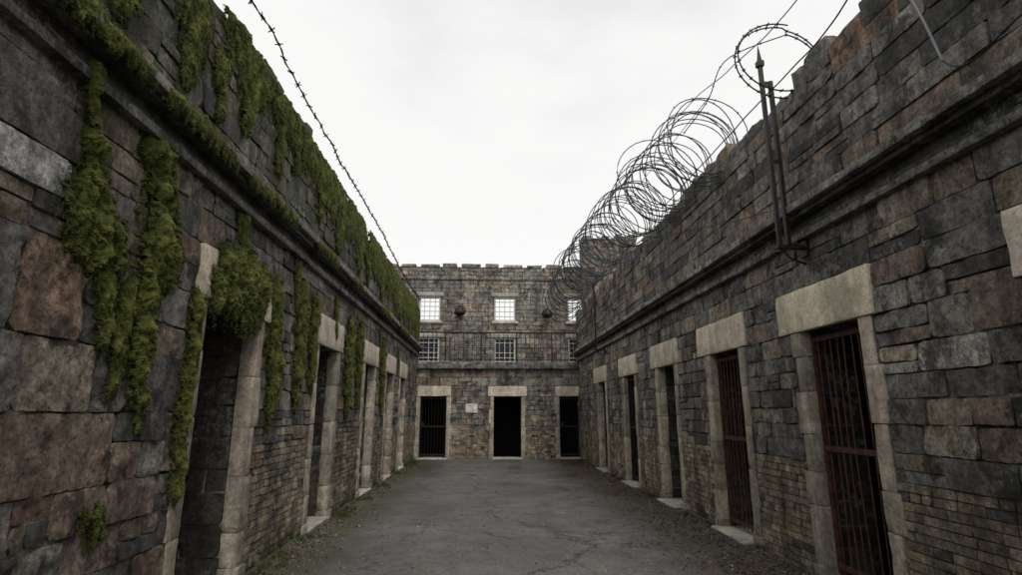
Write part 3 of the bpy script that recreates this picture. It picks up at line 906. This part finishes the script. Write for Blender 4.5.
# ------------------------------------------------------------------ ground clutter
m = MB()
for _ in range(10000):
    y = R.uniform(3.0, 19.5) if R.random() < .5 else R.uniform(3, 9)
    q = R.random()
    if q < .3: x = LX + .05 + abs(R.gauss(0, .28))
    elif q < .75: x = RX - .05 - abs(R.gauss(0, .5))
    else: x = R.uniform(LX, RX)
    if not (LX + .04 < x < RX - .04): continue
    s = R.uniform(.003, .011) * (1 if R.random() < .95 else 2.0)
    z = gz(x, y); c = jit(R.choice([(.1, .095, .09), (.15, .14, .13), (.12, .085, .06), (.04, .037, .035), (.26, .24, .21)]), .3)
    o = [(x + R.uniform(-.3, .3) * s + dx * s, y + dy * s * R.uniform(.7, 1.3), z + dz * s) for dx, dy, dz in ((1, 0, .1), (0, 1, .2), (-1, 0, .1), (0, -1, 0), (.1, .1, .8), (0, 0, -.5))]
    m.add(o, [(0, 1, 4), (1, 2, 4), (2, 3, 4), (3, 0, 4), (1, 0, 5), (2, 1, 5), (3, 2, 5), (0, 3, 5)], c)
o = m.obj("gravel", M_litter, smooth=False); o["kind"] = "stuff"; tag(o, "scattered grit and pebbles on wet paving", "gravel")
m = MB()
for _ in range(5200):
    y = R.uniform(3.5, 19)
    x = RX - .06 - abs(R.gauss(0, .5)) if R.random() < .78 else LX + .06 + abs(R.gauss(0, .22))
    if R.random() < .05: x = R.uniform(LX + .1, RX - .1)
    if not (LX + .05 < x < RX - .05): continue
    s = R.uniform(.012, .03); a = R.uniform(0, 6.28); z = gz(x, y) + .006
    ca, sa = math.cos(a), math.sin(a)
    P4 = [(-1, 0, 0), (0, .5, .3), (1, 0, 0), (0, -.5, R.uniform(-.1, .5))]
    c = jit(R.choice([(.1, .055, .036), (.07, .042, .03), (.14, .09, .058), (.03, .022, .018)]), .3)
    m.add([(x + (px * ca - py * sa) * s, y + (px * sa + py * ca) * s, z + pz * s) for px, py, pz in P4], [(0, 1, 2), (0, 2, 3)], c)
o = m.obj("fallen_leaves", M_litter, smooth=False); o["kind"] = "stuff"; tag(o, "brown fallen leaves along the wall bases", "leaves")
m = MB()
for _ in range(1100):
    y = R.uniform(3.5, 19); left = R.random() < .8
    if noise.noise((y * 1.3, 4 if left else 8, 2)) < -.05: continue
    x = LX + .05 + abs(R.gauss(0, .14)) if left else RX - .05 - abs(R.gauss(0, .08))
    if any(a - .1 < y < b + .1 for (a, b, _, _) in (op_l if left else op_r)): continue
    z = gz(x, y)
    for _ in range(7):
        h = R.uniform(.02, .075); a = R.uniform(0, 6.28); w = .003 + y * .0004; lx, ly = R.uniform(-.03, .03), R.uniform(-.03, .03)
        bx, by = x + R.uniform(-.03, .03), y + R.uniform(-.03, .03); g = R.uniform(.5, 1.4)
        m.add([(bx - w * math.cos(a), by - w * math.sin(a), z - .005), (bx + w * math.cos(a), by + w * math.sin(a), z - .005), (bx + lx, by + ly, z + h)], [(0, 1, 2)], (.06 * g, .075 * g, .022 * g))
o = m.obj("grass", M_litter, smooth=False); o["kind"] = "stuff"; tag(o, "sparse grass tufts at the foot of walls", "grass")

# ------------------------------------------------------------------ world, sun, camera
w = bpy.data.worlds.new("World"); scene.world = w; w.use_nodes = True
nt = w.node_tree; bg = nt.nodes["Background"]
sky = nt.nodes.new("ShaderNodeTexSky"); sky.sky_type = 'NISHITA'; sky.sun_disc = False
sky.sun_elevation = math.radians(55); sky.sun_rotation = math.radians(200)
hs = nt.nodes.new("ShaderNodeHueSaturation"); hs.inputs["Saturation"].default_value = .15
nt.links.new(sky.outputs[0], hs.inputs["Color"])
tc = nt.nodes.new("ShaderNodeTexCoord"); mp = nt.nodes.new("ShaderNodeMapping"); mp.inputs["Scale"].default_value = (1, 1, 2.2)
nz = nt.nodes.new("ShaderNodeTexNoise"); nz.inputs["Scale"].default_value = 1.7; nz.inputs["Detail"].default_value = 5; nz.inputs["Roughness"].default_value = .5
nt.links.new(tc.outputs["Generated"], mp.inputs[0]); nt.links.new(mp.outputs[0], nz.inputs["Vector"])
cl = mix(nt, rng(nt, nz.outputs["Fac"], .34, .56, 0, 1, True), (8.1, 8.12, 8.15), (9.6, 9.58, 9.5))
fin = mix(nt, .92, hs.outputs[0], cl)
nt.links.new(fin, bg.inputs["Color"]); bg.inputs["Strength"].default_value = .105
sun = bpy.data.lights.new("sun", 'SUN'); sun.energy = 1.5; sun.angle = math.radians(15); sun.color = (1, .96, .91)
so = bpy.data.objects.new("sun", sun); COL.objects.link(so); so.rotation_euler = (math.radians(35), 0, math.radians(20))
cam = bpy.data.cameras.new("camera"); cam.sensor_width = 36; cam.lens = 36 * 550 / 1022; cam.clip_end = 2000; cam.clip_start = .05
co = bpy.data.objects.new("camera", cam); COL.objects.link(co); co.location = EYE
co.rotation_euler = (math.radians(90 + 12.7), 0, math.radians(-2.7))
scene.camera = co
scene.view_settings.view_transform = 'Standard'; scene.view_settings.look = 'None'; scene.view_settings.exposure = 0
